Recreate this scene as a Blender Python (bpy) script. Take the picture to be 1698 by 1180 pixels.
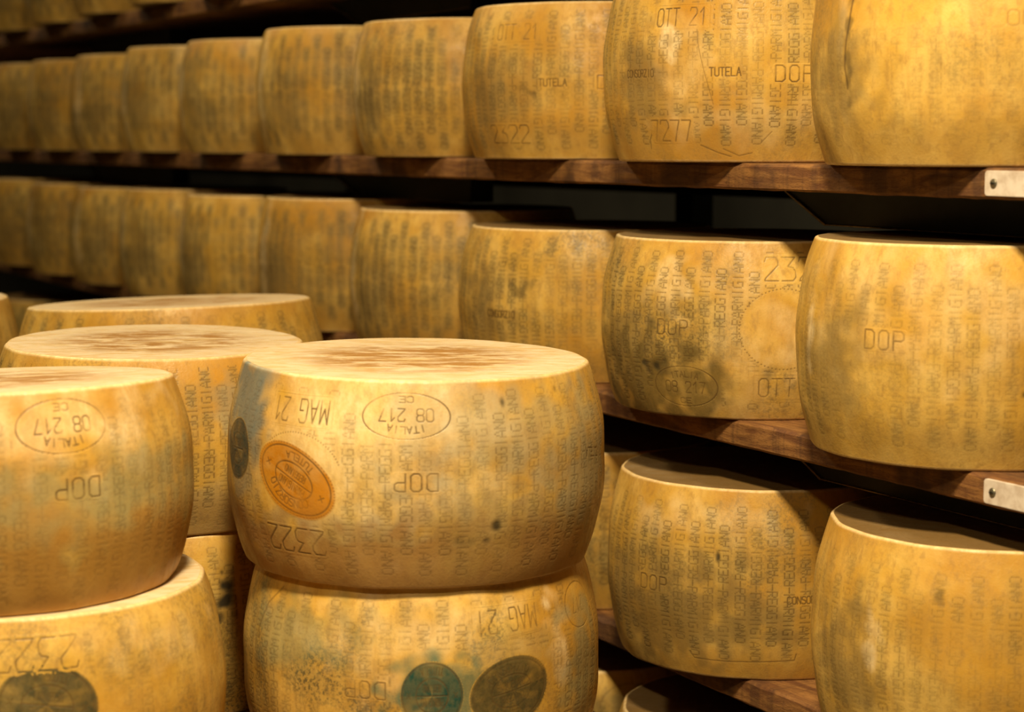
import bpy, math, random
import numpy as np
from math import radians as R_, sin, cos, pi
from mathutils import Vector, Matrix

scene = bpy.context.scene
col = scene.collection
for o in list(bpy.data.objects): bpy.data.objects.remove(o)

# ------------------------------------------------------------------ camera, world, lights, exposure
EYE = 1.55                                   # camera height above the floor
PITCH, YAW = R_(6.405), R_(28.627)
cam = bpy.data.cameras.new('camera'); co = bpy.data.objects.new('camera', cam); col.objects.link(co)
cam.sensor_width = 36.0; cam.lens = 36.0*3200/1698; cam.clip_start = .05; cam.clip_end = 60
co.location = (0, 0, EYE); co.rotation_euler = (pi/2 - PITCH, 0, -YAW)
cam.dof.use_dof = True; cam.dof.focus_distance = 2.36; cam.dof.aperture_fstop = 4.3
scene.camera = co

world = bpy.data.worlds.new('world'); scene.world = world; world.use_nodes = True
bg = world.node_tree.nodes['Background']; bg.inputs[0].default_value = (.75, .72, .42, 1); bg.inputs[1].default_value = .012

def area(name, loc, size, energy, color, rot=(0, 0, 0)):
    l = bpy.data.lights.new(name, 'AREA'); l.shape = 'RECTANGLE'; l.size, l.size_y = size
    l.energy = energy; l.color = color
    o = bpy.data.objects.new(name, l); col.objects.link(o); o.location = loc; o.rotation_euler = rot
    return o
WARM = (1, .82, .54)
LAMPS_AND_FILL = [(.40, .85, 50), (-.75, .30, 14), (.45, 3.5, 9.5), (.45, 6.4, 4.5)]  # second entry: unseen fill lamp added to soften the shadows
for i, (lx, ly, e) in enumerate(LAMPS_AND_FILL):
    area('lamp_and_fill_light', (lx, ly, 3.02), (.24, .40), e, WARM)
scene.view_settings.view_transform = 'Standard'; scene.view_settings.look = 'None'
scene.view_settings.exposure = 1.2; scene.view_settings.gamma = 1; scene.view_settings.use_curve_mapping = False

# ------------------------------------------------------------------ helpers
def tag(o, label=None, cat=None, group=None, kind=None):
    if label: o['label'] = label
    if cat: o['category'] = cat
    if group: o['group'] = group
    if kind: o['kind'] = kind
    return o

def mesh_obj(name, verts, faces, mat, parent=None, smooth=True):
    me = bpy.data.meshes.new(name); me.from_pydata([tuple(v) for v in verts], [], faces); me.update()
    if smooth: me.polygons.foreach_set('use_smooth', [True]*len(me.polygons))
    if mat: me.materials.append(mat)
    o = bpy.data.objects.new(name, me); col.objects.link(o)
    if parent: o.parent = parent
    return o

class MB:
    def __init__(s): s.v = []; s.f = []
    def box(s, x0, x1, y0, y1, z0, z1):
        b = len(s.v)
        s.v += [(x, y, z) for z in (z0, z1) for x, y in ((x0, y0), (x1, y0), (x1, y1), (x0, y1))]
        s.f += [tuple(b+i for i in q) for q in ((3, 2, 1, 0), (4, 5, 6, 7), (0, 1, 5, 4), (1, 2, 6, 5), (2, 3, 7, 6), (3, 0, 4, 7))]
        return s
    def prism(s, poly, axis, a, b_):
        n = len(poly); b = len(s.v)
        for t in (a, b_):
            for p, q in poly:
                s.v.append({'x': (t, p, q), 'y': (p, t, q), 'z': (p, q, t)}[axis])
        s.f.append(tuple(range(b+n-1, b-1, -1))); s.f.append(tuple(range(b+n, b+2*n)))
        for i in range(n):
            j = (i+1) % n; s.f.append((b+i, b+j, b+n+j, b+n+i))
        return s
    def build(s, name, mat, parent=None, bevel=0, smooth=False):
        o = mesh_obj(name, s.v, s.f, mat, parent, smooth)
        import bmesh
        bm = bmesh.new(); bm.from_mesh(o.data); bmesh.ops.recalc_face_normals(bm, faces=bm.faces); bm.to_mesh(o.data); bm.free()
        if bevel:
            m = o.modifiers.new('bevel', 'BEVEL'); m.width = bevel; m.segments = 2; m.limit_method = 'ANGLE'
        return o

class NT:
    """small node-tree writer"""
    def __init__(s, name):
        s.m = bpy.data.materials.new(name); s.m.use_nodes = True; s.t = s.m.node_tree; s.n = s.t.nodes
        s.b = s.n['Principled BSDF']
    def L(s, a, b): s.t.links.new(a, b)
    def put(s, sock, v):
        if isinstance(v, (int, float)): sock.default_value = v
        elif isinstance(v, tuple): sock.default_value = v if len(v) == len(sock.default_value) else (*v, 1)
        else: s.L(v, sock)
    def noise(s, vec, scale, detail=3, rough=.55, dist=0):
        n = s.n.new('ShaderNodeTexNoise'); s.put(n.inputs['Vector'], vec); n.inputs['Scale'].default_value = scale
        n.inputs['Detail'].default_value = detail; n.inputs['Roughness'].default_value = rough; n.inputs['Distortion'].default_value = dist
        return n.outputs[0]
    def math(s, op, a, b=0., c=0., clamp=False):
        n = s.n.new('ShaderNodeMath'); n.operation = op; n.use_clamp = clamp
        s.put(n.inputs[0], a); s.put(n.inputs[1], b)
        if op in ('MULTIPLY_ADD',): s.put(n.inputs[2], c)
        return n.outputs[0]
    def ramp(s, v, lo, hi, a=0., b=1.):
        n = s.n.new('ShaderNodeMapRange'); n.clamp = True; n.interpolation_type = 'SMOOTHSTEP'
        s.put(n.inputs[0], v); n.inputs[1].default_value = lo; n.inputs[2].default_value = hi
        n.inputs[3].default_value = a; n.inputs[4].default_value = b
        return n.outputs[0]
    def mix(s, f, a, b, mode='MIX'):
        n = s.n.new('ShaderNodeMix'); n.data_type = 'RGBA'; n.blend_type = mode
        s.put(n.inputs[0], f); s.put(n.inputs[6], a); s.put(n.inputs[7], b)
        return n.outputs[2]
    def scalev(s, vec, v):
        n = s.n.new('ShaderNodeVectorMath'); n.operation = 'MULTIPLY'; s.put(n.inputs[0], vec); n.inputs[1].default_value = v
        return n.outputs[0]
    def attr(s, name):
        n = s.n.new('ShaderNodeAttribute'); n.attribute_name = name; return n
    def obj(s):
        return s.n.new('ShaderNodeTexCoord').outputs['Object']
    def bump(s, h, strength, dist):
        n = s.n.new('ShaderNodeBump'); n.inputs['Strength'].default_value = strength; n.inputs['Distance'].default_value = dist
        s.L(h, n.inputs['Height']); s.L(n.outputs[0], s.b.inputs['Normal'])

# ------------------------------------------------------------------ materials
def rind_material():
    t = NT('cheese_rind'); P = t.attr('rind_pos').outputs['Vector']
    mk = t.attr('marks'); sep = t.n.new('ShaderNodeSeparateColor'); t.L(mk.outputs['Color'], sep.inputs[0])
    imp, smear, blot, wear = sep.outputs[0], sep.outputs[1], sep.outputs[2], mk.outputs['Alpha']
    tn = t.attr('tone'); sp = t.n.new('ShaderNodeSeparateColor'); t.L(tn.outputs['Color'], sp.inputs[0])
    grime, orange, topness = sp.outputs[0], sp.outputs[1], tn.outputs['Alpha']
    ink = t.attr('ink')
    big = t.noise(P, 5.5, 4, .6); mid = t.noise(P, 16, 4, .6, .4); fine = t.noise(t.scalev(P, (1, 1, .55)), 110, 3, .7)
    vert = t.noise(t.scalev(P, (60, 60, 7)), 1, 3, .6)
    micro = t.noise(P, 420, 2, .6)
    c = t.mix(t.ramp(mid, .35, .68), (.58, .33, .048), (.70, .445, .105))
    c = t.mix(t.math('MULTIPLY', t.ramp(big, .42, .66), t.math('MULTIPLY_ADD', orange, .9, .35), clamp=True), c, (.47, .225, .022))
    c = t.mix(t.ramp(vert, .5, .72, 0, .4), c, (.42, .23, .045))
    c = t.mix(t.ramp(fine, .48, .72, 0, .55), c, (.35, .19, .04))
    # lettering smear: the grey-green dirt held by each pressed column
    c = t.mix(t.math('MULTIPLY', smear, t.ramp(mid, .3, .65, .35, .70)), c, (.27, .205, .07))
    # mould and dirt speckle in patches
    reg = t.ramp(t.noise(t.scalev(P, (1, 1, .8)), 7.5, 5, .62, .6), .46, .66)
    reg = t.math('MULTIPLY', reg, grime)
    spk = t.ramp(t.noise(P, 230, 3, .75), .46, .60)
    c = t.mix(t.math('MULTIPLY', reg, t.math('MULTIPLY_ADD', spk, .70, .30), clamp=True), c, (.135, .10, .036))
    rim = t.math('MULTIPLY', sp.outputs[2], t.ramp(t.noise(P, 13, 5, .7), .40, .60))
    c = t.mix(t.math('MULTIPLY', t.math('MULTIPLY', rim, .75), t.math('SUBTRACT', 1., t.ramp(topness, .02, .06))), c, (.46, .225, .03))
    # pale skin: worn spots and plain pale streaks
    c = t.mix(t.math('MULTIPLY', wear, t.ramp(fine, .3, .62, 1, .55)), c, (.83, .64, .34))
    # top face: scraped pale disc with brown centre
    tp = t.ramp(topness, .02, .06); stk = t.noise(t.scalev(P, (1, 3.2, 1)), 22, 5, .65, .8)
    ct = t.mix(t.ramp(stk, .40, .66), (.76, .61, .385), (.66, .455, .20))
    cen = t.math('MULTIPLY', t.ramp(topness, .22, .62), t.ramp(t.noise(t.scalev(P, (1, 2.4, 1)), 16, 6, .7, .5), .38, .58))
    ct = t.mix(t.math('MULTIPLY', cen, .9), ct, (.34, .15, .025))
    ct = t.mix(t.math('MULTIPLY', t.math('MULTIPLY', sp.outputs[2], tp), t.ramp(big, .3, .6, .86, .97)), ct, (.17, .095, .026))  # darker, browner rack wheel tops: shelf shade put into the colour
    c = t.mix(tp, c, ct)
    c = t.mix(t.math('MULTIPLY', ink.outputs['Alpha'], t.ramp(fine, .25, .65, 1, .86)), c, ink.outputs['Color'])
    c = t.mix(t.math('MULTIPLY', imp, .95, clamp=True), c, (.105, .058, .016))
    c = t.mix(blot, c, (.045, .034, .016))
    t.L(c, t.b.inputs['Base Color'])
    t.L(t.ramp(fine, .3, .7, .38, .56), t.b.inputs['Roughness'])
    t.b.inputs['Specular IOR Level'].default_value = .28
    t.b.inputs['Subsurface Weight'].default_value = .06; t.b.inputs['Subsurface Radius'].default_value = (.012, .006, .002)
    h = t.math('ADD', t.math('MULTIPLY', fine, .5), t.math('ADD', t.math('MULTIPLY', micro, .3), t.math('MULTIPLY', mid, .8)))
    t.bump(h, .35, .0022)
    return t.m

def wood_material(name, a, b, dark, rough=.75, sc=(9, 1.2, 9)):
    t = NT(name); P = t.obj()
    g = t.noise(t.scalev(P, sc), 7, 6, .65, 1.2); pat = t.noise(P, 9, 4, .6); f = t.noise(t.scalev(P, (3, 1, 3)), 160, 3, .7)
    rings = t.noise(t.scalev(P, (1, 22, 1)), 3, 3, .6)
    c = t.mix(t.ramp(g, .35, .65), a, b)
    c = t.mix(t.ramp(pat, .5, .68, 0, .75), c, dark)
    c = t.mix(t.ramp(rings, .5, .7, 0, .4), c, dark)
    c = t.mix(t.ramp(f, .52, .72, 0, .5), c, dark)
    t.L(c, t.b.inputs['Base Color']); t.b.inputs['Roughness'].default_value = rough
    t.bump(t.math('ADD', g, t.math('MULTIPLY', f, .6)), .6, .002)
    return t.m

def plain(name, c, rough=.6, metal=0, c2=None, scale=20, bump=.2):
    t = NT(name); n = t.noise(t.obj(), scale, 5, .6)
    t.L(t.mix(t.ramp(n, .35, .68), c, c2 or tuple(x*.7 for x in c)), t.b.inputs['Base Color'])
    t.b.inputs['Roughness'].default_value = rough; t.b.inputs['Metallic'].default_value = metal
    t.bump(n, bump, .002)
    return t.m

RIND = rind_material()
SHELF = wood_material('aged_shelf_wood', (.14, .050, .010), (.30, .135, .030), (.040, .014, .005))
PALLET = wood_material('platform_wood', (.22, .13, .05), (.30, .18, .07), (.10, .05, .02))
STEEL = plain('dark_steel', (.024, .027, .019), .5, .3, (.016, .018, .012))
LIP = plain('worn_steel_edge', (.30, .22, .10), .45, .6, (.16, .11, .05), 90)
PLATE = plain('white_plate', (.72, .62, .50), .5, 0, (.55, .44, .33), 70)
SCREW = plain('screw_metal', (.30, .27, .18), .4, .8, (.14, .12, .08), 200)
FLOOR = plain('concrete_floor', (.16, .13, .09), .8, 0, (.11, .09, .06), 6)
WALL = plain('dark_plaster', (.040, .036, .022), .9, 0, (.028, .025, .015), 5)
LAMPM = NT('lamp_housing').m
# ------------------------------------------------------------------ lettering: strokes and dot matrix, drawn in metres on the unrolled rind
GL = {  # stroke glyphs on a 0..1 x 0..1 cell
 'O': [[(.25, 0), (0, .15), (0, .85), (.25, 1), (.75, 1), (1, .85), (1, .15), (.75, 0), (.25, 0)]],
 'D': [[(0, 0), (0, 1), (.7, 1), (1, .85), (1, .15), (.7, 0), (0, 0)]],
 'T': [[(0, 1), (1, 1)], [(.5, 1), (.5, 0)]], 'I': [[(.5, 0), (.5, 1)]],
 'L': [[(0, 1), (0, 0), (1, 0)]], 'E': [[(1, 1), (0, 1), (0, 0), (1, 0)], [(0, .5), (.8, .5)]],
 'P': [[(0, 0), (0, 1), (.75, 1), (1, .88), (1, .6), (.75, .5), (0, .5)]],
 'R': [[(0, 0), (0, 1), (.75, 1), (1, .88), (1, .6), (.75, .5), (0, .5)], [(.5, .5), (1, 0)]],
 'A': [[(0, 0), (.5, 1), (1, 0)], [(.18, .36), (.82, .36)]],
 'M': [[(0, 0), (.05, 1), (.5, .35), (.95, 1), (1, 0)]], 'N': [[(0, 0), (0, 1), (1, 0), (1, 1)]],
 'G': [[(1, .85), (.8, 1), (.2, 1), (0, .85), (0, .15), (.2, 0), (1, 0), (1, .48), (.55, .48)]],
 'C': [[(1, .85), (.75, 1), (.25, 1), (0, .85), (0, .15), (.25, 0), (.75, 0), (1, .15)]],
 'S': [[(1, .88), (.8, 1), (.2, 1), (0, .88), (0, .62), (1, .4), (1, .12), (.8, 0), (.2, 0), (0, .12)]],
 'U': [[(0, 1), (0, .12), (.25, 0), (.75, 0), (1, .12), (1, 1)]], 'Z': [[(0, 1), (1, 1), (0, 0), (1, 0)]],
 'X': [[(0, 0), (1, 1)], [(0, 1), (1, 0)]],
 '2': [[(0, .82), (.12, 1), (.85, 1), (1, .85), (1, .66), (.1, .12), (0, 0), (1, 0)]],
 '3': [[(0, 1), (1, 1), (.45, .6), (.85, .55), (1, .4), (1, .15), (.8, 0), (0, 0)]],
 '1': [[(.15, .72), (.6, 1), (.6, 0)]], '7': [[(0, 1), (1, 1), (.35, 0)]],
 '0': [[(.25, 0), (0, .15), (0, .85), (.25, 1), (.75, 1), (1, .85), (1, .15), (.75, 0), (.25, 0)]],
 '8': [[(.2, .5), (0, .35), (0, .12), (.2, 0), (.8, 0), (1, .12), (1, .38), (.8, .5), (.2, .5), (0, .65), (0, .88), (.2, 1), (.8, 1), (1, .88), (1, .65), (.8, .5)]],
 '-': [[(.1, .5), (.9, .5)]], ' ': []}
DM = {  # 5 x 7 dot patterns
 'P': '11110 10001 10001 11110 10000 10000 10000', 'A': '00100 01010 01010 10001 11111 10001 10001',
 'R': '11110 10001 10001 11110 10100 10010 10001', 'M': '10001 11011 10101 10101 10001 10001 10001',
 'I': '00100 00100 00100 00100 00100 00100 00100', 'G': '01111 10000 10000 10011 10001 10001 01111',
 'N': '10001 11001 11001 10101 10011 10011 10001', 'O': '01110 10001 10001 10001 10001 10001 01110',
 'E': '11111 10000 10000 11110 10000 10000 11111', '-': '00000 00000 00000 11111 00000 00000 00000'}
DM = {k: [(x, 6-y) for y, r in enumerate(v.split()) for x, c in enumerate(r) if c == '1'] for k, v in DM.items()}

class Canvas:
    """float image over (s,h) in metres"""
    def __init__(s, s0, s1, h0, h1, res):
        s.s0, s.h0, s.res = s0, h0, res; s.nx = int((s1-s0)/res)+2; s.ny = int((h1-h0)/res)+2
        s.a = np.zeros((s.ny, s.nx), np.float32)
    def seg(s, p, q, w, amp=1., mode='max'):
        x0 = (min(p[0], q[0])-w*1.5-s.s0)/s.res; x1 = (max(p[0], q[0])+w*1.5-s.s0)/s.res
        y0 = (min(p[1], q[1])-w*1.5-s.h0)/s.res; y1 = (max(p[1], q[1])+w*1.5-s.h0)/s.res
        i0, i1 = max(0, int(x0)), min(s.nx, int(x1)+2); j0, j1 = max(0, int(y0)), min(s.ny, int(y1)+2)
        if i0 >= i1 or j0 >= j1: return
        X, Y = np.meshgrid(s.s0+np.arange(i0, i1)*s.res, s.h0+np.arange(j0, j1)*s.res)
        dx, dy = q[0]-p[0], q[1]-p[1]; L = dx*dx+dy*dy+1e-12
        t = np.clip(((X-p[0])*dx+(Y-p[1])*dy)/L, 0, 1); d = np.hypot(X-p[0]-t*dx, Y-p[1]-t*dy)
        v = np.clip(1.5-d/(w*.5), 0, 1)*amp
        s.a[j0:j1, i0:i1] = np.maximum(s.a[j0:j1, i0:i1], v)
    def poly(s, pts, w, amp=1.):
        for p, q in zip(pts, pts[1:]): s.seg(p, q, w, amp)
    def text(s, txt, cx, cy, cw, ch, w=.0014, rot=0, gap=.35, amp=1., arc=None):
        """centre cx,cy; cell cw x ch; rot in degrees; arc=(radius) bends the line of text"""
        n = len(txt); W = n*cw+(n-1)*cw*gap; c, si = cos(R_(rot)), sin(R_(rot))
        for i, k in enumerate(txt):
            for pl in GL[k]:
                pts = []
                for gx, gy in pl:
                    x = -W/2+i*cw*(1+gap)+gx*cw; y = (gy-.5)*ch
                    if arc: th = x/arc; rr = arc+y; x, y = rr*sin(th), rr*cos(th)-arc
                    pts.append((cx+x*c-y*si, cy+x*si+y*c))
                s.poly(pts, w, amp)
    def ellipse(s, cx, cy, a, b, w, amp=1., rot=0, a0=0, a1=360, dots=False):
        n = 72; c, si = cos(R_(rot)), sin(R_(rot)); P = []
        for i in range(n+1):
            t = R_(a0+(a1-a0)*i/n); x, y = a*cos(t), b*sin(t); P.append((cx+x*c-y*si, cy+x*si+y*c))
        if dots:
            for p in P[::max(1, int(.0034/(2*pi*max(a, b)*abs(a1-a0)/360/n)+.5))]: s.seg(p, p, w, amp)
        else: s.poly(P, w, amp)
    def rect(s, cx, cy, w_, h_, w, amp=1.):
        s.poly([(cx-w_/2, cy-h_/2), (cx+w_/2, cy-h_/2), (cx+w_/2, cy+h_/2), (cx-w_/2, cy+h_/2), (cx-w_/2, cy-h_/2)], w, amp)
    def dots(s, P, amp, sigma):
        d = np.zeros_like(s.a); P = np.array(P); fx = (P[:, 0]-s.s0)/s.res; fy = (P[:, 1]-s.h0)/s.res
        ok = (fx > 1) & (fx < s.nx-2) & (fy > 1) & (fy < s.ny-2); fx, fy = fx[ok], fy[ok]; am = np.broadcast_to(amp, ok.shape)[ok]
        ix, iy = fx.astype(int), fy.astype(int); tx, ty = fx-ix, fy-iy
        for a_, b_, w in ((0, 0, (1-tx)*(1-ty)), (1, 0, tx*(1-ty)), (0, 1, (1-tx)*ty), (1, 1, tx*ty)):
            np.add.at(d, (iy+b_, ix+a_), w*am)
        s.a = np.maximum(s.a, np.clip(blur(d, sigma/s.res)*2*pi*(sigma/s.res)**2*1.25, 0, 1))
    def sample(s, S, H):
        fx = np.clip((S-s.s0)/s.res, 0, s.nx-1.001); fy = np.clip((H-s.h0)/s.res, 0, s.ny-1.001)
        ix, iy = fx.astype(int), fy.astype(int); tx, ty = fx-ix, fy-iy; a = s.a
        v = a[iy, ix]*(1-tx)*(1-ty)+a[iy, ix+1]*tx*(1-ty)+a[iy+1, ix]*(1-tx)*ty+a[iy+1, ix+1]*tx*ty
        return v

def blur(a, sig):
    ny, nx = a.shape; p = int(sig*3)+1; b = np.pad(a, p)
    fy = np.fft.fftfreq(b.shape[0])[:, None]; fx = np.fft.rfftfreq(b.shape[1])[None, :]
    g = np.exp(-2*pi*pi*sig*sig*(fx*fx+fy*fy))
    return np.fft.irfft2(np.fft.rfft2(b)*g, s=b.shape)[p:p+ny, p:p+nx].astype(np.float32)

def soft_noise(shape, sig, rng):
    a = blur(rng.standard_normal(shape).astype(np.float32), sig); return (a-a.mean())/(a.std()+1e-9)

# ------------------------------------------------------------------ the cheese wheel
class Wheel:
    """one wheel: local -Y looks at the aisle viewpoint; u in degrees to the right of it, v 0 (base) .. 1 (top)"""
    def __init__(s, R, H, seed, shear=(0, 0), res=.001, grime=.6, orange=.5, base=.9, columns=True, colamp=.8,
                 col0=0., pitch=.0215, dot=.00052, bulge=.1, topdirt=.1):
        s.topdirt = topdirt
        s.R, s.H, s.seed, s.shear, s.res, s.grime, s.orange, s.base, s.bulge = R, H, seed, shear, res, grime, orange, base, bulge
        s.rng = np.random.default_rng(seed); s.ph = s.rng.uniform(0, 6.28, 12)
        s.half = R_(104); s.cv = Canvas(-s.half*R, s.half*R, 0, H, .0005 if res < .0015 else .0012)
        s.blot = Canvas(-s.half*R, s.half*R, 0, H, .002); s.wearc = Canvas(-s.half*R, s.half*R, 0, H, .002)
        s.inkrgb = np.zeros((*s.blot.a.shape, 3), np.float32); s.inka = np.zeros_like(s.blot.a)
        s.holes = []; s.patches = []; s.queue = []; s.columns, s.colamp, s.col0, s.pitch, s.dot = columns, colamp, col0, pitch, dot
    def pt(s, u, v): return R_(u)*s.R, v*s.H
    def hole(s, u, v, w, h, ell=False): s.holes.append((*s.pt(u, v), w/2, h/2, ell))
    def letter_columns(s):
        P, A = [], []; cp = .0095; vp = .00172; up = .0021
        n = int(s.half*s.R/s.pitch)
        for k in range(-n, n+1):
            sc = k*s.pitch+s.col0+s.rng.normal(0, .0006); odd = k % 2
            upw, dnw = ('PARMIGIANO', 'REGGIANO') if odd else ('REGGIANO', 'PARMIGIANO')
            dash = s.H*.5+(.004 if odd else -.001)+s.rng.normal(0, .001)
            camp = s.colamp*s.rng.uniform(.7, 1.1)
            items = [('-', dash, 1)]+[(c, dash+cp*(i+1), 1) for i, c in enumerate(upw)]+[(c, dash-cp*(i+1), -1) for i, c in enumerate(dnw)]
            for c, h, dr in items:
                for gx, gy in DM[c]:
                    P.append((sc-dr*(gy-3)*up, h+dr*(gx-2)*vp)); A.append(camp*s.rng.uniform(.75, 1.1))
        P, A = np.array(P), np.array(A)
        keep = np.ones(len(P), bool)
        for x, y, a, b, e in s.holes:
            dx, dy = np.abs(P[:, 0]-x)/a, np.abs(P[:, 1]-y)/b
            keep &= ~((dx*dx+dy*dy < 1) if e else ((dx < 1) & (dy < 1)))
        keep &= (P[:, 1] > .012) & (P[:, 1] < s.H-.012)
        P, A = P[keep], A[keep]
        c = Canvas(s.cv.s0, -s.cv.s0, 0, s.H, s.cv.res); c.dots(P, A, s.dot)
        fade = np.clip(.92+.30*soft_noise(c.a.shape, .022/c.res, s.rng), .22, 1)
        c.a *= fade
        sm = blur(c.a, .0042/c.res); s.smear = Canvas(s.cv.s0, -s.cv.s0, 0, s.H, s.cv.res); s.smear.a = np.clip(sm*4.6, 0, 1)
        s.cv.a = np.maximum(s.cv.a, c.a)
    def stain(s, u, v, w, h, amp=1., rough=.6):
        X, Y = s.grid(); x, y = s.pt(u, v); d = np.hypot((X-x)/(w/2), (Y-y)/(h/2))
        n = soft_noise(d.shape, 2.2, s.rng)
        s.blot.a = np.maximum(s.blot.a, amp*np.clip(1.25-d+rough*.35*n, 0, 1)*(d < 2))
    def grid(s):
        b = s.blot; return np.meshgrid(b.s0+np.arange(b.nx)*b.res, b.h0+np.arange(b.ny)*b.res)
    def ink(s, u, v, w, h, rgb, amp, soft=.3, rough=.5, sq=2.):
        X, Y = s.grid(); x, y = s.pt(u, v); d = (np.abs((X-x)/(w/2))**sq+np.abs((Y-y)/(h/2))**sq)**(1/sq)
        n = soft_noise(d.shape, 3, s.rng)+.5*soft_noise(d.shape, 9, s.rng)
        a = amp*np.clip((1+soft*.5-d+rough*.25*n)/soft, 0, 1)
        s.inkrgb = s.inkrgb*(1-a[..., None])+np.array(rgb)*a[..., None]*1.0 if s.inka.max() > 0 else np.broadcast_to(np.array(rgb, np.float32), s.inkrgb.shape).copy()
        s.inka = np.maximum(s.inka, a)
    def wear(s, u, v, w, h, amp, rough=1.):
        X, Y = s.grid(); x, y = s.pt(u, v); d = np.hypot((X-x)/(w/2), (Y-y)/(h/2)); n = soft_noise(d.shape, 4, s.rng)
        s.wearc.a = np.maximum(s.wearc.a, amp*np.clip(1.1-d+.3*rough*n, 0, 1))
    def scratch(s, pts, w=.0012, amp=.9):
        s.cv.poly([s.pt(u, v) for u, v in pts], w, amp)
    # ---- the surface
    def surf(s, u, h, off=0.):
        v = h/s.H; R = s.R
        r = R*(s.base+s.bulge*(1-np.abs(2*v-1)**2.2))
        p = s.ph
        r = r+.0011*(np.sin(2*u+p[0])+.6*np.sin(5*u+p[1]+2*v))+.0006*(np.sin(9*u+p[2]+4*v)+np.sin(17*u+7*v+p[3]))+.0005*np.sin(v*19+p[4])
        e = .0026; dz = np.minimum(h, s.H-h); k = np.clip(1-dz/e, 0, 1); r = r-e*(1-np.sqrt(np.clip(1-k*k, 0, 1)))
        r = r+off
        x, y = r*np.sin(u), -r*np.cos(u)
        return x, y, s.z(x, y, h)
    def z(s, x, y, h):
        t = h/s.H; return h+t*t*(s.shear[0]*x+s.shear[1]*y)
    def samples(s, S, Hh):
        imp = s.cv.sample(S, Hh); sm = s.smear.sample(S, Hh)
        return imp, sm, s.blot.sample(S, Hh), s.wearc.sample(S, Hh)
    def inksample(s, S, Hh):
        b = s.blot; ix = np.clip((S-b.s0)/b.res, 0, b.nx-1.001); iy = np.clip((Hh-b.h0)/b.res, 0, b.ny-1.001)
        i, j = ix.astype(int), iy.astype(int); tx, ty = (ix-i)[..., None], (iy-j)[..., None]
        C = np.concatenate([s.inkrgb, s.inka[..., None]], -1)
        return C[j, i]*(1-tx)*(1-ty)+C[j, i+1]*tx*(1-ty)+C[j+1, i]*(1-tx)*ty+C[j+1, i+1]*tx*ty
    def build_mesh(s, name='cheese_wheel'):
        R, H = s.R, s.H
        s.smear = Canvas(s.cv.s0, -s.cv.s0, 0, H, .01)
        if s.columns: s.letter_columns()
        nf = int(2*s.half*R/s.res); uf = np.linspace(-s.half, s.half, nf)
        ub = np.linspace(s.half, 2*pi-s.half, 46)[1:-1]; U = np.concatenate([uf, ub]); NU = len(U)
        nh = int(H/s.res); h = np.linspace(0, H, nh)
        e = np.array([0, .0003, .0008, .0016, .0026]); h = np.unique(np.concatenate([e, h[(h > .003) & (h < H-.003)], H-e]))
        UU, HH = np.meshgrid(U, h); S = np.where(UU <= s.half, UU, 0)*R
        front = (UU <= s.half)
        imp, sm, bl, we = [q*front for q in s.samples(S, HH)]
        ik = s.inksample(S, HH)*front[..., None]
        x, y, z = s.surf(UU, HH); d = -imp*.00045-bl*.0007-s.footprint(S, HH)*front*.0011
        rr = np.hypot(x, y); x = x*(rr+d)/rr; y = y*(rr+d)/rr
        # worn pale band under the top rim and above the base
        n = .5+.5*np.sin(3*UU+s.ph[5])*np.sin(7*UU+s.ph[6]); dz = np.minimum(HH, H-HH)
        we = np.clip(we+np.clip(1.3-dz/.0028, 0, 1)*.8+.10*np.clip(1-dz/.020, 0, 1)*n, 0, 1)
        V = [np.stack([x, y, z], -1).reshape(-1, 3)]
        N = len(h)*NU
        MK = [np.stack([imp, sm, bl, we], -1).reshape(-1, 4)]; IK = [ik.reshape(-1, 4)]; rimb = (np.clip(1-(H-HH)/.034, 0, 1)*(.35+.65*np.clip(.5+np.sin(UU*1.5+s.ph[9]), 0, 1))).reshape(-1); TN = [np.stack([np.full(N, s.grime), np.full(N, s.orange), rimb, np.zeros(N)], -1)]
        i = np.arange(len(h)-1)[:, None]*NU; k = np.arange(NU)[None, :]; k2 = (k+1) % NU
        F = [np.stack([i+k, i+k2, i+NU+k2, i+NU+k], -1).reshape(-1, 4)]
        # faces of the drum, top and base: rings towards the centre, thinned round the rim
        for top in (1, 0):
            ring0 = (len(h)-1)*NU if top else 0
            hh = H if top else 0.; r0 = np.hypot(x[-1 if top else 0], y[-1 if top else 0])
            fr = np.array([.994, .98, .96, .92, .86, .78, .68, .56, .42, .26, .1])
            prev = ring0; base = sum(len(a) for a in V)
            for q, f in enumerate(fr):
                X, Y = r0*f*np.sin(U), -r0*f*np.cos(U)
                zz = hh+(-.0006*(1-f)+.0005*np.sin(X*40+s.ph[7])*np.sin(Y*33+s.ph[8])*(1-f))*(1 if top else 0)
                Z = s.z(X, Y, hh)+zz-hh
                V.append(np.stack([X, Y, Z], -1)); MK.append(np.tile([0, 0, 0, 0.], (NU, 1))); IK.append(np.zeros((NU, 4)))
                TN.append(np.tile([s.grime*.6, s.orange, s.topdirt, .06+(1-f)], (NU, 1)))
                cur = base+q*NU; kk = np.arange(NU); k2_ = (kk+1) % NU
                F.append(np.stack([prev+kk, prev+k2_, cur+k2_, cur+kk], -1) if top else np.stack([prev+k2_, prev+kk, cur+kk, cur+k2_], -1)); prev = cur
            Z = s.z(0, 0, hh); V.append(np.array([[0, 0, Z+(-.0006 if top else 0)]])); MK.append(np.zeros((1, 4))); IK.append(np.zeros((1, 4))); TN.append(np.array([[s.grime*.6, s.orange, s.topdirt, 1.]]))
            c = sum(len(a) for a in V)-1; kk = np.arange(NU); k2_ = (kk+1) % NU
            tri = np.stack([prev+kk, prev+k2_, np.full(NU, c)], -1) if top else np.stack([prev+k2_, prev+kk, np.full(NU, c)], -1)
            if top: T1 = tri
            else: T2 = tri
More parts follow.
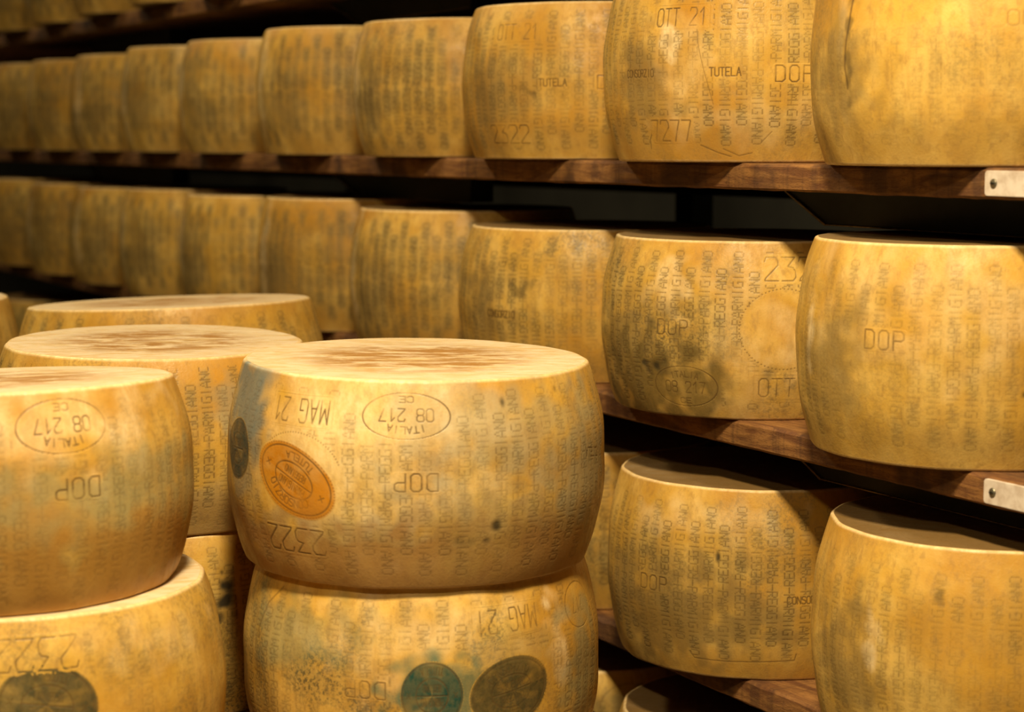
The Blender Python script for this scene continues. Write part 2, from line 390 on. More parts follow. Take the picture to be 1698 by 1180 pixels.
        s.me = make_mesh(name, np.concatenate(V), np.concatenate(F), np.concatenate([T1, T2]), np.concatenate(MK), np.concatenate(IK), np.concatenate(TN), s.seed)
        s.me.materials.append(RIND)
        for name, u, v, w, h, draw, rot, sq, k in s.queue: s.make_mark(name, u, v, w, h, draw, rot=rot, sq=sq, **k)
        return s.me
    def mark(s, name, u, v, w, h, draw, rot=0, sq=2., **k):
        s.queue.append((name, u, v, w, h, draw, rot, sq, k))
    def footprint(s, S, Hh):
        rec = np.zeros_like(S)
        for name, u, v, w, h, draw, rot, sq, k in s.queue:
            x0, y0 = s.pt(u, v); c, si = cos(R_(rot)), sin(R_(rot)); dx, dy = S-x0, Hh-y0
            lx, ly = dx*c+dy*si, -dx*si+dy*c; g = .0022
            rec = np.maximum(rec, ((np.abs(lx)/(w/2-g))**sq+(np.abs(ly)/(h/2-g))**sq) < 1)
        return rec
    def make_mark(s, name, u, v, w, h, draw, rgb=None, inkamp=0., rot=0, sq=2., border=True, label=None, imp_amp=1., grain=.5, rise=.00012):
        """a stamped plate: a thin shell following the rind with its own lettering, child of the wheel"""
        res = .0006; cv = Canvas(-w*.6, w*.6, -h*.6, h*.6, .0004); draw(cv)
        nr = int(max(w, h)/2/.0009); na = int(pi*(w+h)/2/.0009)
        rho = np.linspace(.02, 1.0, nr); al = np.linspace(0, 2*pi, na, endpoint=False); RH, AL = np.meshgrid(rho, al, indexing='ij')
        ca, sa = np.cos(AL), np.sin(AL)
        k = (np.abs(ca)**sq+np.abs(sa)**sq)**(-1/sq)
        lx, ly = RH*k*ca*w/2, RH*k*sa*h/2
        c, si = cos(R_(rot)), sin(R_(rot)); x0, y0 = s.pt(u, v)
        S, Hh = x0+lx*c-ly*si, y0+lx*si+ly*c; Hh = np.clip(Hh, .001, s.H-.001)
        off = .00005+rise*np.clip((1-RH)/.3, 0, 1)-.0003*(RH > .995)
        im = cv.sample(lx, ly)*imp_amp
        fade = np.clip(.85+.2*soft_noise(im.shape, 12, s.rng), .35, 1.); im = im*fade
        _, sm, bl, we = s.samples(S, Hh); ik = s.inksample(S, Hh)
        X, Y, Z = s.surf(S/s.R, Hh, off-im*.0004)
        if rgb is not None:
            n = soft_noise(im.shape, 5, s.rng)*.6+soft_noise(im.shape, 22, s.rng)*.6
            a = np.clip(inkamp*(1+grain*.3*n), 0, 1)*np.clip((1-RH)/.06, .25, 1)
            ik = np.concatenate([np.broadcast_to(np.array(rgb), (*im.shape, 3)), a[..., None]], -1)
        MK = np.stack([im, sm*.4, bl, we], -1).reshape(-1, 4)
        F = []; i = np.arange(nr-1)[:, None]*na; kk = np.arange(na)[None, :]; k2 = (kk+1) % na
        F = np.stack([i+kk, i+na+kk, i+na+k2, i+k2], -1).reshape(-1, 4)
        TNn = np.tile([s.grime, s.orange, 0, 0], (nr*na, 1))
        cV = len(MK); cc = s.surf(np.array([x0/s.R]), np.array([y0]), np.array([rise]))
        V = np.concatenate([np.stack([X, Y, Z], -1).reshape(-1, 3), np.array([[cc[0][0], cc[1][0], cc[2][0]]])])
        MK = np.concatenate([MK, MK[:1]]); IKK = np.concatenate([ik.reshape(-1, 4), ik.reshape(-1, 4)[:1]]); TNn = np.concatenate([TNn, TNn[:1]])
        tri = np.stack([np.arange(na), (np.arange(na)+1) % na, np.full(na, cV)], -1)
        me = make_mesh(name, V, F, tri, MK, IKK, TNn, s.seed); me.materials.append(RIND)
        s.patches.append((name, me, label))

def make_mesh(name, V, Q, T, MK, IK, TN, seed):
    me = bpy.data.meshes.new(name); nq, nt = len(Q), len(T)
    me.vertices.add(len(V)); me.vertices.foreach_set('co', V.astype(np.float32).ravel())
    me.loops.add(nq*4+nt*3); me.loops.foreach_set('vertex_index', np.concatenate([Q.ravel(), T.ravel()]).astype(np.int32))
    me.polygons.add(nq+nt)
    me.polygons.foreach_set('loop_start', np.concatenate([np.arange(nq)*4, nq*4+np.arange(nt)*3]).astype(np.int32))
    me.polygons.foreach_set('use_smooth', np.ones(nq+nt, bool))
    for nm, d in (('marks', MK), ('ink', IK), ('tone', TN)):
        a = me.attributes.new(nm, 'FLOAT_COLOR', 'POINT'); a.data.foreach_set('color', d.astype(np.float32).ravel())
    a = me.attributes.new('rind_pos', 'FLOAT_VECTOR', 'POINT'); off = np.array([seed*1.37, seed*.71, seed*2.13])
    a.data.foreach_set('vector', (V+off).astype(np.float32).ravel())
    me.update(calc_edges=True); me.validate()
    return me

def place(w, X, Y, Z, label, group, turn=0.):
    """link a wheel and its stamped plates standing at X,Y with its base at height Z (relative to the eye)"""
    me = getattr(w, 'me', None) or w.build_mesh()
    o = bpy.data.objects.new('cheese_wheel', me); col.objects.link(o)
    o.location = (X, Y, EYE+Z); o.rotation_euler = (0, 0, -math.atan2(X, Y)+R_(turn))
    tag(o, label, 'cheese wheel', group)
    for nm, m, lb in w.patches:
        c = bpy.data.objects.new(nm, m); col.objects.link(c); c.parent = o
        if lb: c['label'] = lb
    return o

# ------------------------------------------------------------------ stamp designs (drawn upright; flip=180 for an upturned wheel)
def oval_draw(a, b):
    def d(c, r=0):
        c.ellipse(0, 0, a*.94, b*.94, .0017, .95)
        c.text('ITALIA', 0, b*.56, a*.105, b*.27, .0013, arc=a*1.5)
        c.text('08 217', 0, -b*.04, a*.15, b*.50, .0014)
        c.text('CE', 0, -b*.66, a*.13, b*.24, .0013)
    return d
def seal_draw(a, b, strong=1.):
    def d(c):
        c.ellipse(0, 0, a*.96, b*.96, .0016, .8*strong)
        c.ellipse(0, 0, a*1.04, b*1.04, .0014, .7*strong, dots=True)
        c.ellipse(0, 0, a*.52, b*.52, .0016, .8*strong)
        c.seg((-a*.5, .0), (a*.5, .0), .0014, .8*strong)
        c.text('CONSORZIO', 0, b*.72, a*.095, b*.24, .0013, arc=b*1.15, amp=.75*strong)
        c.text('TUTELA', 0, -b*.74, a*.095, b*.22, .0013, rot=0, arc=-b*1.3, amp=.7*strong)
        c.text('PARMIGIANO', 0, b*.20, a*.052, b*.24, .0011, gap=.4, amp=.7*strong)
        c.text('REGGIANO', 0, -b*.22, a*.052, b*.22, .0011, gap=.4, amp=.65*strong)
        for sg in (-1, 1): c.text('X', sg*a*.76, 0, a*.10, b*.16, .0013, amp=.7*strong)
    return d
def date_draw(txt, w, h):
    def d(c):
        c.rect(0, 0, w*.93, h*.9, .0008, .30)
        c.text(txt, 0, 0, w*.105, h*.66, .0016)
    return d
def num_draw(w, h, txt='2322', amp=1.):
    def d(c): c.text(txt, 0, 0, w*.19, h*.78, .0017, gap=.28, amp=amp)
    return d
def dop_draw(w, h, txt='DOP', wd=.0017):
    def d(c): c.text(txt, 0, 0, w*.21, h*.78, wd, gap=.5)
    return d

SHELF_GROUP = {'Z': 'cheese wheels in the cut-off row above the top row', 'A': 'cheese wheels on the upper shelf', 'B': 'cheese wheels on the middle shelf', 'C': 'cheese wheels on the lower shelf', 'D': 'cheese wheels on the bottom shelf'}
ZS = {'Z': .305, 'A': -.0302, 'B': -.3633, 'C': -.705, 'D': -1.045}
RX = 1.571                                     # line of wheel centres on the rack
# ---- hero wheel: top of the centre stack
m = Wheel(.2252, .2324, 11, shear=(-.0125, .0127), res=.00072, grime=.30, orange=.45, colamp=.70, col0=.0085)
m.hole(-3, .837, .108, .056); m.hole(-36, .837, .10, .040); m.hole(-37, .51, .135, .108, True); m.hole(-38.5, .21, .098, .036); m.hole(-.2, .527, .058, .026)
m.ink(-64, .82, .10, .11, (.085, .145, .15), .82, .8, .8, 3); m.ink(-63, .52, .07, .07, (.12, .17, .16), .45, .6, .8)
m.ink(25, .75, .20, .11, (.34, .33, .20), .38, .8, 1.1); m.ink(60, .5, .12, .2, (.30, .30, .17), .5, .8, 1.)
m.ink(8, .86, .10, .06, (.62, .56, .36), .25, .8, .8)
m.ink(0, .06, .9, .12, (.36, .145, .014), .72, .9, .9, 6); m.ink(18, .28, .09, .09, (.28, .17, .05), .55, .8, .9)
m.wear(-14, .78, .34, .17, .75, .6); m.wear(-22, .58, .20, .16, .6, .8); m.wear(5, .5, .22, .14, .35, 1.)
m.stain(22.8, .30, .013, .016, .9); m.stain(20, .235, .01, .008, .5); m.stain(26, .89, .007, .012, .8); m.stain(12, .24, .02, .016, .3, 1.3); m.stain(47, .93, .006, .008, .6); m.stain(4.5, .71, .012, .010, .15)
m.cv.text('TUTELA', *m.pt(64, .58), .0055, .010, .0014, rot=172, amp=.9)
m.cv.ellipse(*m.pt(-36.5, .53), .060, .048, .0016, .8, a0=20, a1=160, dots=True)
m.smear = None
# ---- wheel under it
m2 = Wheel(.2145, .2355, 12, res=.0010, grime=.95, orange=.55, colamp=.80, col0=.002)
m2.hole(28, .83, .105, .040); m2.hole(61, .81, .07, .06, True); m2.hole(-17, .527, .055, .026); m2.hole(3, .52, .085, .085); m2.hole(27.5, .5, .115, .085)
m2.ink(4, .48, .10, .095, (.04, .13, .09), .85, .35, .8, 4); m2.ink(20, .50, .11, .07, (.10, .12, .06), .7, .5, .8, 4); m2.ink(-45, .75, .14, .08, (.22, .23, .12), .5, .8, 1.); m2.ink(62, .5, .08, .14, (.25, .25, .14), .5, .8, 1.)
m2.ink(28, .68, .12, .04, (.60, .30, .05), .5, .8, .8)
m2.wear(0, .80, .30, .08, .5); m2.wear(-10, .60, .12, .16, .35); m2.wear(47, .55, .03, .10, .6, 1.6); m2.wear(44, .86, .02, .02, .8, 1.6)
m2.scratch([(-52, .94), (-58, .85), (-62, .70), (-64, .6)], .0024, .5); m2.cv.ellipse(*m2.pt(28, .57), .055, .04, .0014, .5, a0=35, a1=150, dots=True)
# ---- left stack
l1 = Wheel(.2158, .2168, 13, shear=(.0139, -.0488), res=.0011, grime=.32, orange=.75, colamp=.62, col0=.004)
l1.hole(19.8, .845, .108, .056); l1.hole(22.8, .573, .056, .026)
l1.ink(12, .46, .62, .075, (.25, .24, .115), .60, .8, 1.0, 4); l1.ink(46, .52, .12, .09, (.22, .24, .13), .5, .8, 1.); l1.ink(20, .12, .7, .12, (.40, .17, .018), .8, .9, .8, 6)
l1.wear(22, .84, .30, .10, .6)
l2 = Wheel(.218, .2480, 14, res=.0011, grime=.5, orange=.65, colamp=.45, col0=.001)
l2.hole(3, .86, .10, .040); l2.hole(5.5, .655, .115, .09, True); l2.wear(35, .85, .2, .05, .35)
k1 = Wheel(.2115, .2258, 15, shear=(-.0072, .0197), res=.00095, grime=.45, orange=.6, colamp=.95, col0=.0)
k1.ink(26, .72, .04, .07, (.20, .25, .19), .45, .7, .9); k1.ink(0, .06, .9, .10, (.42, .20, .04), .5, .9, .8, 6)
k2w = Wheel(.211, .2353, 16, res=.0011, grime=.9, orange=.6, colamp=.95, col0=.006)
k2w.stain(23.2, .67, .026, .034, 1, .9); k2w.stain(19.5, .56, .013, .013, .9); k2w.stain(22, .80, .005, .006, .8)
k2 = Wheel(.2366, .23, 17, shear=(.0253, -.0378), res=.0013, grime=.55, orange=.5, colamp=.8)
# ---- rack wheels close by
def rw(seed, H, **k):
    w = Wheel(.208, H, seed, topdirt=1., **k)  # rack wheel tops: shade of the shelf above painted in as brown
    # dirt held low on the flank towards the far end of the aisle
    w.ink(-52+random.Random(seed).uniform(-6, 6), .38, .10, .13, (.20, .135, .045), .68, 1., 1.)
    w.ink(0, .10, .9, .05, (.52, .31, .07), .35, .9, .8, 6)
    return w
a0 = rw(21, .245, res=.0012, grime=.5, orange=.5, colamp=.35, col0=.004)
a0.stain(-48.5, .50, .010, .10, .55, 1.5); a0.scratch([(-47, .9), (-48.5, .7), (-50, .45), (-49, .35)], .003, .8); a0.wear(-52, .6, .02, .12, .4); a0.cv.text('OO', *a0.pt(8, .64), .012, .016, .0018, amp=.4)
a0.hole(-20, .82, .34, .10)
a1 = rw(22, .245, res=.00072, grime=.42, orange=.8, colamp=1.0, col0=.003)
a1.hole(-28.5, .755, .095, .036); a1.hole(-46.5, .467, .048, .014); a1.hole(-10.8, .467, .046, .014); a1.hole(13, .457, .058, .026); a1.hole(-33, .165, .072, .036)
a1.cv.text('CONSORZIO', *a1.pt(-46.8, .467), .0046, .0095, .0013, gap=.35); a1.cv.text('TUTELA', *a1.pt(-10.8, .467), .0052, .0105, .0014)
a1.wear(-33, .62, .04, .06, .9, 1.4); a1.wear(-27, .50, .10, .16, .4); a1.wear(10, .2, .3, .05, .3)
a1.scratch([(-21, .80), (-21.5, .70), (-20.5, .60), (-18.5, .48), (-16.5, .38), (-15, .30)], .0011, .6); a1.scratch([(-12, .07), (-6, .035), (-1, .05)], .0013, .7); a1.scratch([(-42, .16), (-44, .12), (-44.5, .07)], .0015, .8)
a1.scratch([(12, .42), (13, .36), (12.5, .30)], .0013, .5); a1.scratch([(-21, .09), (-14, .05), (-9, .03)], .0013, .8); a1.scratch([(2, .10), (6, .16)], .0012, .6)
a2 = rw(23, .230, res=.0011, grime=.35, orange=.7, colamp=.85, col0=-.004)
a2.hole(-36, .813, .095, .036); a2.hole(-17.5, .487, .05, .014); a2.hole(-40.5, .16, .088, .034); a2.hole(7, .487, .058, .026)
a2.cv.text('TUTELA', *a2.pt(-18, .487), .0056, .0105, .0015); a2.stain(-31.5, .46, .024, .026, .45, 1.6); a2.stain(-28, .42, .01, .014, .6, 1.4); a2.ink(-32, .46, .06, .06, (.42, .22, .04), .6, .8, 1.)
b0 = rw(24, .248, res=.0012, grime=.25, orange=.35, colamp=.62, col0=.002)
b0.hole(-27, .573, .060, .028); b0.stain(16, .35, .006, .008, .9); b0.wear(-62, .5, .02, .1, .8, 1.5); b0.wear(5, .75, .5, .14, .35)
b1 = rw(25, .232, res=.00072, grime=.85, orange=.55, colamp=1.0, col0=.0035)
b1.hole(-29.5, .513, .056, .026); b1.hole(-25, .18, .106, .062); b1.hole(17, .85, .098, .040); b1.hole(13, .515, .118, .108, True); b1.hole(10, .19, .094, .040)
b1.cv.ellipse(*b1.pt(12, .517), .058, .052, .0017, .9, dots=True)
b1.stain(-37, .275, .026, .026, .9, 1.4); b1.stain(-33, .25, .016, .009, .5, 1.5); b1.ink(-42, .22, .22, .15, (.12, .080, .022), .92, .9, 1.0)
b1.wear(-30, .72, .10, .08, .55, 1.4); b1.wear(14, .5, .09, .14, .4); b1.wear(-2, .4, .10, .3, .3)
b2 = rw(26, .229, res=.0012, grime=.8, orange=.5, colamp=.95, col0=.001)
b2.stain(-30, .62, .028, .030, .5, 1.8); b2.stain(-36, .66, .018, .018, .4, 1.8); b2.cv.text('CONSORZIO', *b2.pt(-41, .44), .0046, .010, .0020, gap=.35, amp=1); b2.hole(-41, .44, .05, .014)
c0 = rw(27, .260, res=.0012, grime=.35, orange=.45, colamp=.60, col0=.006)
c0.wear(-39, .50, .018, .06, .8, 1.8); c0.wear(-36, .60, .03, .03, .5, 1.8); c0.stain(-16, .80, .010, .014, .45, 1.6)
c1 = rw(28, .252, res=.00072, grime=.62, orange=.6, colamp=1.0, col0=.000)
c1.hole(-41, .473, .056, .026); c1.hole(19, .443, .050, .014)
c1.cv.text('CONSORZIO', *c1.pt(19, .443), .0048, .0095, .0014, gap=.35)
c1.stain(-14, .655, .007, .018, .9, .4); c1.ink(-32, .32, .24, .13, (.17, .11, .035), .75, .9, 1.0); c1.scratch([(-26, .135), (-24, .10), (-10, .098), (15, .115), (15.5, .15)], .0014, .75)
c1.wear(-20, .86, .25, .05, .4)
OV = (.106, .054)
m.mark('oval_stamp', -3, .837, *OV, oval_draw(OV[0]/2, OV[1]/2), rot=180)
m.mark('date_stamp', -36.5, .837, .098, .038, date_draw('MAG 21', .098, .038), rot=180, sq=10)
m.mark('number_stamp', -38.5, .213, .094, .036, num_draw(.094, .036), rot=180, sq=10)
m.mark('denomination_stamp', -.2, .527, .056, .025, dop_draw(.056, .025), rot=180, sq=10)
m.mark('quality_seal', -37.3, .507, .122, .078, seal_draw(.056, .035, 1.15), rgb=(.47, .175, .003), inkamp=.95, rot=156, label='amber brown oval seal burnt into the rind')
m.mark('ink_seal', -66, .60, .066, .072, seal_draw(.031, .034, .8), rgb=(.010, .034, .036), inkamp=.97, rot=0, label='dark teal ink seal')
m2.mark('date_stamp', 28, .828, .100, .038, date_draw('MAG 21', .100, .038), rot=180, sq=10, imp_amp=.85)
m2.mark('oval_stamp', 61, .815, .062, .056, lambda c: (c.ellipse(0, 0, .029, .026, .0015, .7), c.text('217', 0, 0, .007, .016, .0012, amp=.6)), rot=180)
m2.mark('denomination_stamp', -17, .527, .056, .025, dop_draw(.056, .025), rot=180, sq=10, imp_amp=.7)
m2.mark('ink_seal', 3, .505, .072, .080, seal_draw(.034, .038, .9), rgb=(.006, .058, .044), inkamp=.97, rot=180, label='green teal ink seal')
m2.mark('quality_seal', 27.8, .495, .106, .080, seal_draw(.049, .036, .7), rgb=(.062, .050, .018), inkamp=.96, rot=10, label='faded dark grey oval seal')
l1.mark('oval_stamp', 19.8, .845, *OV, oval_draw(OV[0]/2, OV[1]/2), rot=180)
l1.mark('denomination_stamp', 22.8, .573, .056, .025, dop_draw(.056, .025), rot=180, sq=10)
l2.mark('number_stamp', 3, .86, .096, .040, num_draw(.096, .040), rot=180, sq=10, imp_amp=.8)
l2.mark('quality_seal', 5.5, .655, .108, .084, seal_draw(.050, .039, .8), rgb=(.050, .048, .022), inkamp=.94, rot=170, label='dark grey oval seal')
a1.mark('date_stamp', -28.5, .755, .092, .034, date_draw('OTT 21', .092, .034), sq=10)
a1.mark('denomination_stamp', 13.5, .457, .058, .026, dop_draw(.058, .026), sq=10)
a1.mark('number_stamp', -33, .165, .070, .034, num_draw(.070, .034, '7277'), sq=10, imp_amp=.8)
a2.mark('date_stamp', -36, .813, .092, .034, date_draw('OTT 21', .092, .034), sq=10, imp_amp=.8)
a2.mark('number_stamp', -40.5, .16, .086, .034, num_draw(.086, .034), sq=10)
a2.mark('denomination_stamp', 7, .487, .056, .025, dop_draw(.056, .025), sq=10)
b0.mark('denomination_stamp', -27, .573, .058, .027, dop_draw(.058, .027, wd=.0020), sq=10, imp_amp=.75)
b1.mark('oval_stamp', -25, .18, .102, .058, oval_draw(.051, .029))
b1.mark('denomination_stamp', -29.5, .513, .054, .025, dop_draw(.054, .025), sq=10)
b1.mark('number_stamp', 17, .85, .096, .038, num_draw(.096, .038), sq=10, imp_amp=.8)
b1.mark('date_stamp', 17, .19, .122, .040, date_draw('OTT 21', .122, .036), sq=10, imp_amp=.8)
c1.mark('denomination_stamp', -41, .473, .054, .025, dop_draw(.054, .025), sq=10)

for w in (m, m2, l1, l2, k1, k2w, k2, a0, a1, a2, b0, b1, b2, c0, c1): w.build_mesh()

# ------------------------------------------------------------------ stacks in front of the rack
ST = 'cheese wheels stacked in the aisle'
place(m, .9893, 2.0493, -.4892, 'upturned cheese wheel marked MAG 21 with amber oval seal, top of the centre stack', ST)
place(m2, .9943, 2.0493, -.7255, 'cheese wheel with green teal ink seal, under the wheel with the amber seal', ST)
place(l1, .4986, 2.0991, -.4765, 'cheese wheel at the left edge with an upturned 08 217 oval over a greenish band', ST)
place(l2, .525, 2.085, -.7255, 'cheese wheel with dark grey oval seal at lower left, carrying the greenish banded wheel', ST)
place(k1, .7988, 2.4466, -.4893, 'broad flat-topped cheese wheel between the left edge stack and the centre stack', ST)
place(k2w, .80, 2.45, -.7255, 'shaded cheese wheel with a black mould spot, in the gap left of the centre stack', ST)
place(k2, .9666, 2.8783, -.4805, 'rearmost stacked cheese wheel, only its pale top and upper rind showing', ST)
k2low = Wheel(.225, .2440, 18, res=.003, grime=.7, orange=.6); place(k2low, .9666, 2.8783, -.7255, 'cheese wheel hidden under the rearmost stacked wheel', ST)
k3 = Wheel(.215, .23, 19, res=.0016, grime=.6, orange=.5)
k3x, k3y = -1.035*cos(YAW)+3.18*sin(YAW), 1.035*sin(YAW)+3.18*cos(YAW)
place(k3, k3x, k3y, -.4905, 'cheese wheel at the far left edge, only its right rim in view behind the stacks', ST)
k3low = Wheel(.215, .2340, 20, res=.003, grime=.7, orange=.6); place(k3low, k3x, k3y, -.7255, 'cheese wheel hidden under the one cut by the left edge', ST)

# ------------------------------------------------------------------ rows on the rack
A_L = ['nearest upper shelf wheel, cut by the right edge, with a long dark scar', 'upper shelf wheel stamped OTT 21 with crisp lettering and scratches, second from the right',
       'upper shelf wheel stamped 2322 with a brown stain at mid height', None, None, None, None, None, None, None]
ORD = ['nearest', 'second', 'third', 'fourth', 'fifth', 'sixth', 'seventh', 'eighth', 'ninth', 'tenth']
far = {}
def far_wheel(H, i, seed):
    """softly lettered wheel for the far part of a row"""
    key = (i % 4, round(H*200))
    if key not in far:
        w = rw(60+len(far), H, res=.0019 if i < 5 else .0026, grime=.45+.1*(seed % 3), orange=.45+.15*(seed % 3), colamp=.6, col0=.003*seed % .02, dot=.0008)
        w.wear(-72, .55, .05, .24, .55, .6)  # pale streak down the aisle-facing flank
        if i % 3 == 0: w.cv.text('2322', *w.pt(40, .16), .012, .024, .0022)
        if i % 3 == 1: w.ink(15, .8, .10, .07, (.33, .27, .12), .55, .5, .8); w.cv.ellipse(*w.pt(15, .8), .045, .03, .002, .5)
        w.build_mesh(); far[key] = w
    return far[key]
rows = {
 'A': [(1.717, .245), (2.181, .245), (2.604, .230), (3.024, .229), (3.491, .239), (3.937, .236), (4.355, .239), (4.775, .237), (5.195, .240), (5.615, .243)],
 'B': [(1.738, .248), (2.186, .232), (2.617, .229), (3.047, .246), (3.492, .251), (3.955, .245), (4.393, .248), (4.813, .245), (5.233, .245), (5.667, .249)],
 'C': [(1.694, .260), (2.164, .252), (2.600, .240), (3.030, .245), (3.470, .245), (3.910, .245), (4.350, .245), (4.780, .245), (5.210, .245), (5.640, .245)],
 'D': [(2.160, .250), (2.600, .245), (3.040, .245)],
 'Z': [(3.90, .24), (4.33, .24), (4.76, .24), (5.19, .24), (5.62, .24)]}
near = {('A', 0): a0, ('A', 1): a1, ('A', 2): a2, ('B', 0): b0, ('B', 1): b1, ('B', 2): b2, ('C', 0): c0, ('C', 1): c1}
LB = {('A', 0): A_L[0], ('A', 1): A_L[1], ('A', 2): A_L[2],
 ('A', 3): 'blurred upper shelf cheese wheel just left of the one stamped 2322 and OTT 21',
 ('A', 4): 'blurred upper shelf cheese wheel with a faint grey round mark near its top',
 ('A', 9): 'farthest upper shelf cheese wheel, cut by the left edge of the picture',
 ('B', 0): 'nearest middle shelf cheese wheel, cut by the right edge, marked DOP at mid height',
 ('B', 1): 'middle shelf cheese wheel with an upright 08 217 oval, 2322 and a dotted ring',
 ('B', 2): 'middle shelf cheese wheel with dark stains high on its rind, right behind the centre stack',
 ('B', 3): 'blurred middle shelf cheese wheel rising behind the left side of the centre stack top',
 ('B', 9): 'farthest middle shelf cheese wheel, cut by the left edge of the picture',
 ('C', 0): 'nearest lower shelf cheese wheel, cut by the right edge and bottom, with pale scuffs',
 ('C', 1): 'lower shelf cheese wheel marked DOP with a small brown plug and a shaded top',
 ('C', 2): 'lower shelf cheese wheel seen as a sliver right of the centre stack',
 ('C', 9): 'farthest lower shelf cheese wheel, dim at the left edge above the stacks',
 ('C', 8): 'dim lower shelf cheese wheel peeping over the rearmost stacked wheel',
 ('D', 0): 'bottom shelf cheese wheel, only its shaded top showing at the bottom of the picture',
 ('D', 1): 'bottom shelf cheese wheel in the gap beside the lower wheel of the centre stack',
 ('D', 2): 'bottom shelf cheese wheel hidden behind the centre stack'}
SN = {'Z': 'row above the top row', 'A': 'upper shelf row', 'B': 'middle shelf row', 'C': 'lower shelf row', 'D': 'bottom shelf row'}
for r, lst in rows.items():
    for i, (y, H) in enumerate(lst):
        w = near.get((r, i)) or far_wheel(H, i+(0 if r in 'AC' else 2), i+ord(r))
        if r == 'Z': lb = 'dim cheese wheel base above the top row, %s from the left edge' % ORD[4-i].replace('nearest', 'first')
        elif (r, i) in LB: lb = LB[(r, i)]
        elif r == 'C': lb = 'lower shelf cheese wheel hidden behind the stacks, %s in its row from the left' % ORD[9-i]
        else: lb = 'blurred cheese wheel, %s from the left end of the %s' % (ORD[9-i], SN[r])
        if r in 'AB' and 'cheese' not in lb: lb = lb.replace('wheel', 'cheese wheel', 1)
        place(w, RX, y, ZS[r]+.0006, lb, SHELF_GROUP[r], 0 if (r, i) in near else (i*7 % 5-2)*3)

# ------------------------------------------------------------------ wooden shelves
def shelf_board(key, x0, label, y0=-.2, y1=7.2, th=.034):
    z = EYE+ZS[key]; rg = random.Random(ord(key)); n = 300; V = []; F = []
    x1 = 2.06
    for i in range(n+1):
        y = y0+(y1-y0)*i/n
        j = lambda a: rg.uniform(-a, a)
        dent = .0025 if rg.random() < .06 else 0
        xf = x0+.0012*sin(y*9+ord(key))+j(.0006)
        prof = [(xf+.004+j(.0006)+dent, z), (xf+.0006, z-.004+j(.0006)-dent), (xf+j(.0004), z-th*.5), (xf+.0006, z-th+.003), (xf+.004+j(.0008), z-th+j(.0006)), (x1, z-th), (x1, z)]
        V += [(a, y, b) for a, b in prof]
    m_ = 7
    for i in range(n):
        for k in range(m_):
            a, b = i*m_+k, i*m_+(k+1) % m_; F.append((a, b, b+m_, a+m_))
    F.append(tuple(range(m_-1, -1, -1))); F.append(tuple(n*m_+k for k in range(m_)))
    o = mesh_obj('wooden_shelf', V, F, SHELF, None, False); tag(o, label, 'shelf', 'wooden shelves of the ripening rack')
    return o
shelves = {}
for k, x0, lb in (('Z', 1.44, 'shadowed wooden shelf crossing the top left corner'), ('A', 1.443, 'upper wooden shelf with light patches along its edge and a white plate at right'),
                  ('B', 1.447, 'middle wooden shelf under the wheel with the upright 08 217 oval'), ('C', 1.455, 'lower wooden shelf running out at the bottom right'),
                  ('D', 1.45, 'bottom wooden shelf below the picture, carrying the lowest row')):
    shelves[k] = shelf_board(k, x0, lb)
def plate(key, y, x0):
    """white plate screwed to the shelf edge"""
    z = EYE+ZS[key]-.0165; L, Hh, r = .135, .027, .004; P = []
    for cx, cy, a0_ in ((L/2-r, Hh/2-r, 0), (-L/2+r, Hh/2-r, 90), (-L/2+r, -Hh/2+r, 180), (L/2-r, -Hh/2+r, 270)):
        for q in range(5):
            t = R_(a0_+q*22.5); P.append((y+cx+r*cos(t), z+cy+r*sin(t)))
    p = MB().prism(P, 'x', x0-.0038, x0+.0006).build('label_plate', PLATE, shelves[key], .0004); p['label'] = 'white plate screwed to the shelf edge'
    sy = y+L/2-.014
    V = []; F = []; N = 20
    for rr, dx in ((.0052, -.0036), (.0050, -.0046), (.0036, -.0056), (.0014, -.0058)):
        V += [(x0+dx, sy+rr*cos(2*pi*i/N), z+rr*sin(2*pi*i/N)) for i in range(N)]
    for a in range(3): F += [(a*N+i, a*N+(i+1) % N, (a+1)*N+(i+1) % N, (a+1)*N+i) for i in range(N)]
    F.append(tuple(range(3*N, 4*N))[::-1])
    mesh_obj('screw', V, F, SCREW, p)
    sl = MB(); sl.box(x0-.0064, x0-.0056, sy-.0032, sy+.0032, z-.0005, z+.0005); s_ = sl.build('screw_slot', STEEL, p)
plate('A', 1.512, 1.443); plate('B', 1.505, 1.447)

# ------------------------------------------------------------------ steel frame of the rack
rack = bpy.data.objects.new('storage_rack', None); col.objects.link(rack); rack.location = (2.1, 3, 0)
tag(rack, 'dark steel frame standing in the shadow behind the shelved cheese wheels', 'rack')
def rp(mb, name, mat, bevel=0):
    o = mb.build(name, mat, None, bevel); o.data.transform(Matrix.Translation((-2.1, -3, 0))); o.parent = rack; return o
for k in 'ZABCD':
    z = EYE+ZS[k]-.0345
    for yt, yb, ye in ((2.085, 2.0, 1.05), (3.60, 3.47, 3.0), (5.3, 5.2, 4.6)):     # bevelled steel channels fixed under the shelf
        hh = .045
        poly = [(ye, z), (yt, z), (yt, z-.004), (yb, z-hh), (ye, z-hh)]
        bm_ = MB().prism(poly, 'x', 1.556, 1.60).build('support_beam', STEEL, shelves[k])
        lip = MB()
        lip.prism([(yt+.0015, z-.002), (yt+.0015, z-.005), (yb+.001, z-hh-.0015), (yb-.0015, z-hh+.0002), (yt-.0012, z-.004), (yt-.0012, z-.002)], 'x', 1.552, 1.562)
        lip.box(1.5525, 1.5575, ye, yb, z-hh-.001, z-hh+.0004)
        lip.build('beam_lip', LIP, bm_)
    rp(MB().box(2.066, 2.10, -.1, 7.1, z-.04, z), 'back_rail', STEEL)
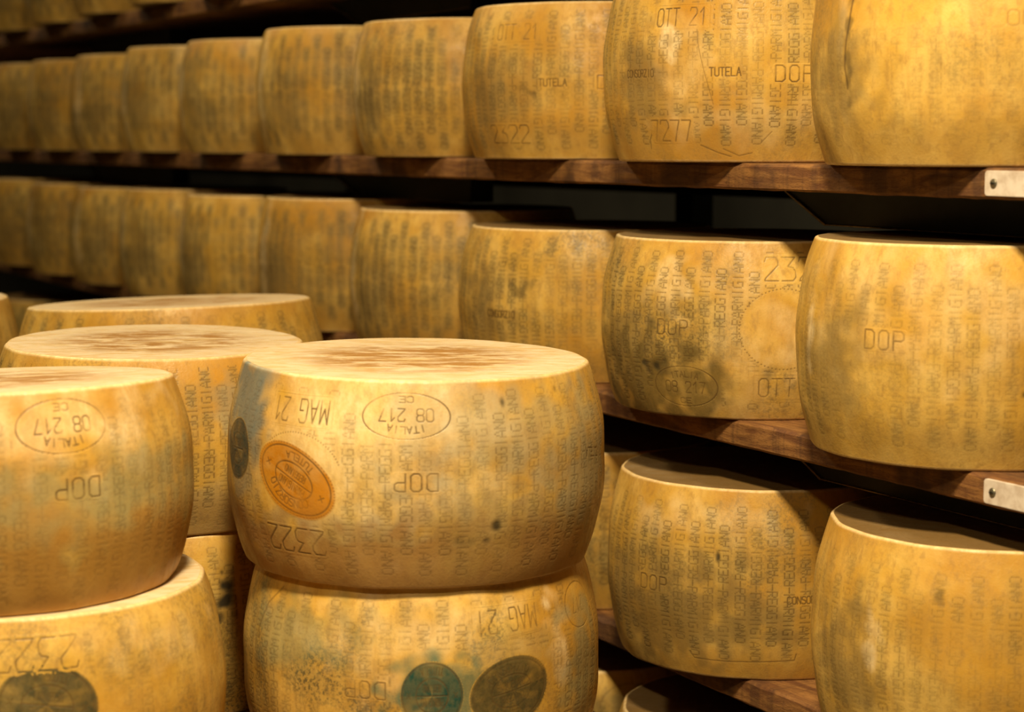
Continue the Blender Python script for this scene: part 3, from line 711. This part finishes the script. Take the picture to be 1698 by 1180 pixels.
for y in (-.1, 1.15, 3.15, 4.75, 7.1):
    rp(MB().box(2.10, 2.15, y-.03, y+.03, 0, 3.0), 'upright', STEEL, .002)

# ------------------------------------------------------------------ low platform under the stacks
pf = bpy.data.objects.new('wooden_platform', None); col.objects.link(pf); pf.location = (.72, 2.5, 0); tag(pf, 'wooden platform carrying the stacked cheese wheels, below the picture', 'platform')
zt = EYE-.7262
def pp(mb, name, bevel=.003):
    o = mb.build(name, PALLET, None, bevel); o.data.transform(Matrix.Translation((-.72, -2.5, 0))); o.parent = pf; return o
mb = MB()
for i in range(8): mb.box(.17+i*.135, .30+i*.135, 1.70, 3.62, zt-.03, zt)
pp(mb, 'platform_top')
for x in (.22, 1.15):
    for y in (1.76, 3.56): pp(MB().box(x-.04, x+.04, y-.04, y+.04, 0, zt-.11), 'leg')
mb = MB()
for y in (1.76, 3.56): mb.box(.18, 1.19, y-.03, y+.03, zt-.11, zt-.03)
mb.box(.18, .24, 1.79, 3.53, zt-.11, zt-.03); mb.box(1.11, 1.19, 1.79, 3.53, zt-.11, zt-.03); pp(mb, 'frame')

# ------------------------------------------------------------------ room, ceiling lamps and the added fill lamp
def struct(name, mb, mat): return tag(mb.build(name, mat), kind='structure')
struct('floor', MB().box(-2.4, 2.9, -2.6, 9.1, -.1, 0), FLOOR)
struct('ceiling', MB().box(-2.4, 2.9, -2.6, 9.1, 3.3, 3.4), WALL)
struct('wall_left', MB().box(-2.5, -2.4, -2.6, 9.1, 0, 3.3), WALL)
struct('wall_right', MB().box(2.9, 3.0, -2.6, 9.1, 0, 3.3), WALL)
struct('wall_back', MB().box(-2.5, 3.0, 9.1, 9.2, 0, 3.3), WALL)
struct('wall_front', MB().box(-2.5, 3.0, -2.7, -2.6, 0, 3.3), WALL)
for i, (lx, ly, e) in enumerate(LAMPS_AND_FILL):
    t = bpy.data.objects.new('ceiling_and_fill_lamp', None); col.objects.link(t); t.location = (lx, ly, 3.3)
    tag(t, 'ceiling or added fill lamp above the aisle, outside the picture', 'lamp', 'ceiling lamps above the aisle')
    h = MB().box(-.13, .13, -.68, .68, -.24, -.21).build('lamp_housing', STEEL, t, .004)
    for q in (-.49, .49): MB().box(-.01, .01, q-.01, q+.01, -.21, 0).build('lamp_hanger', STEEL, t)
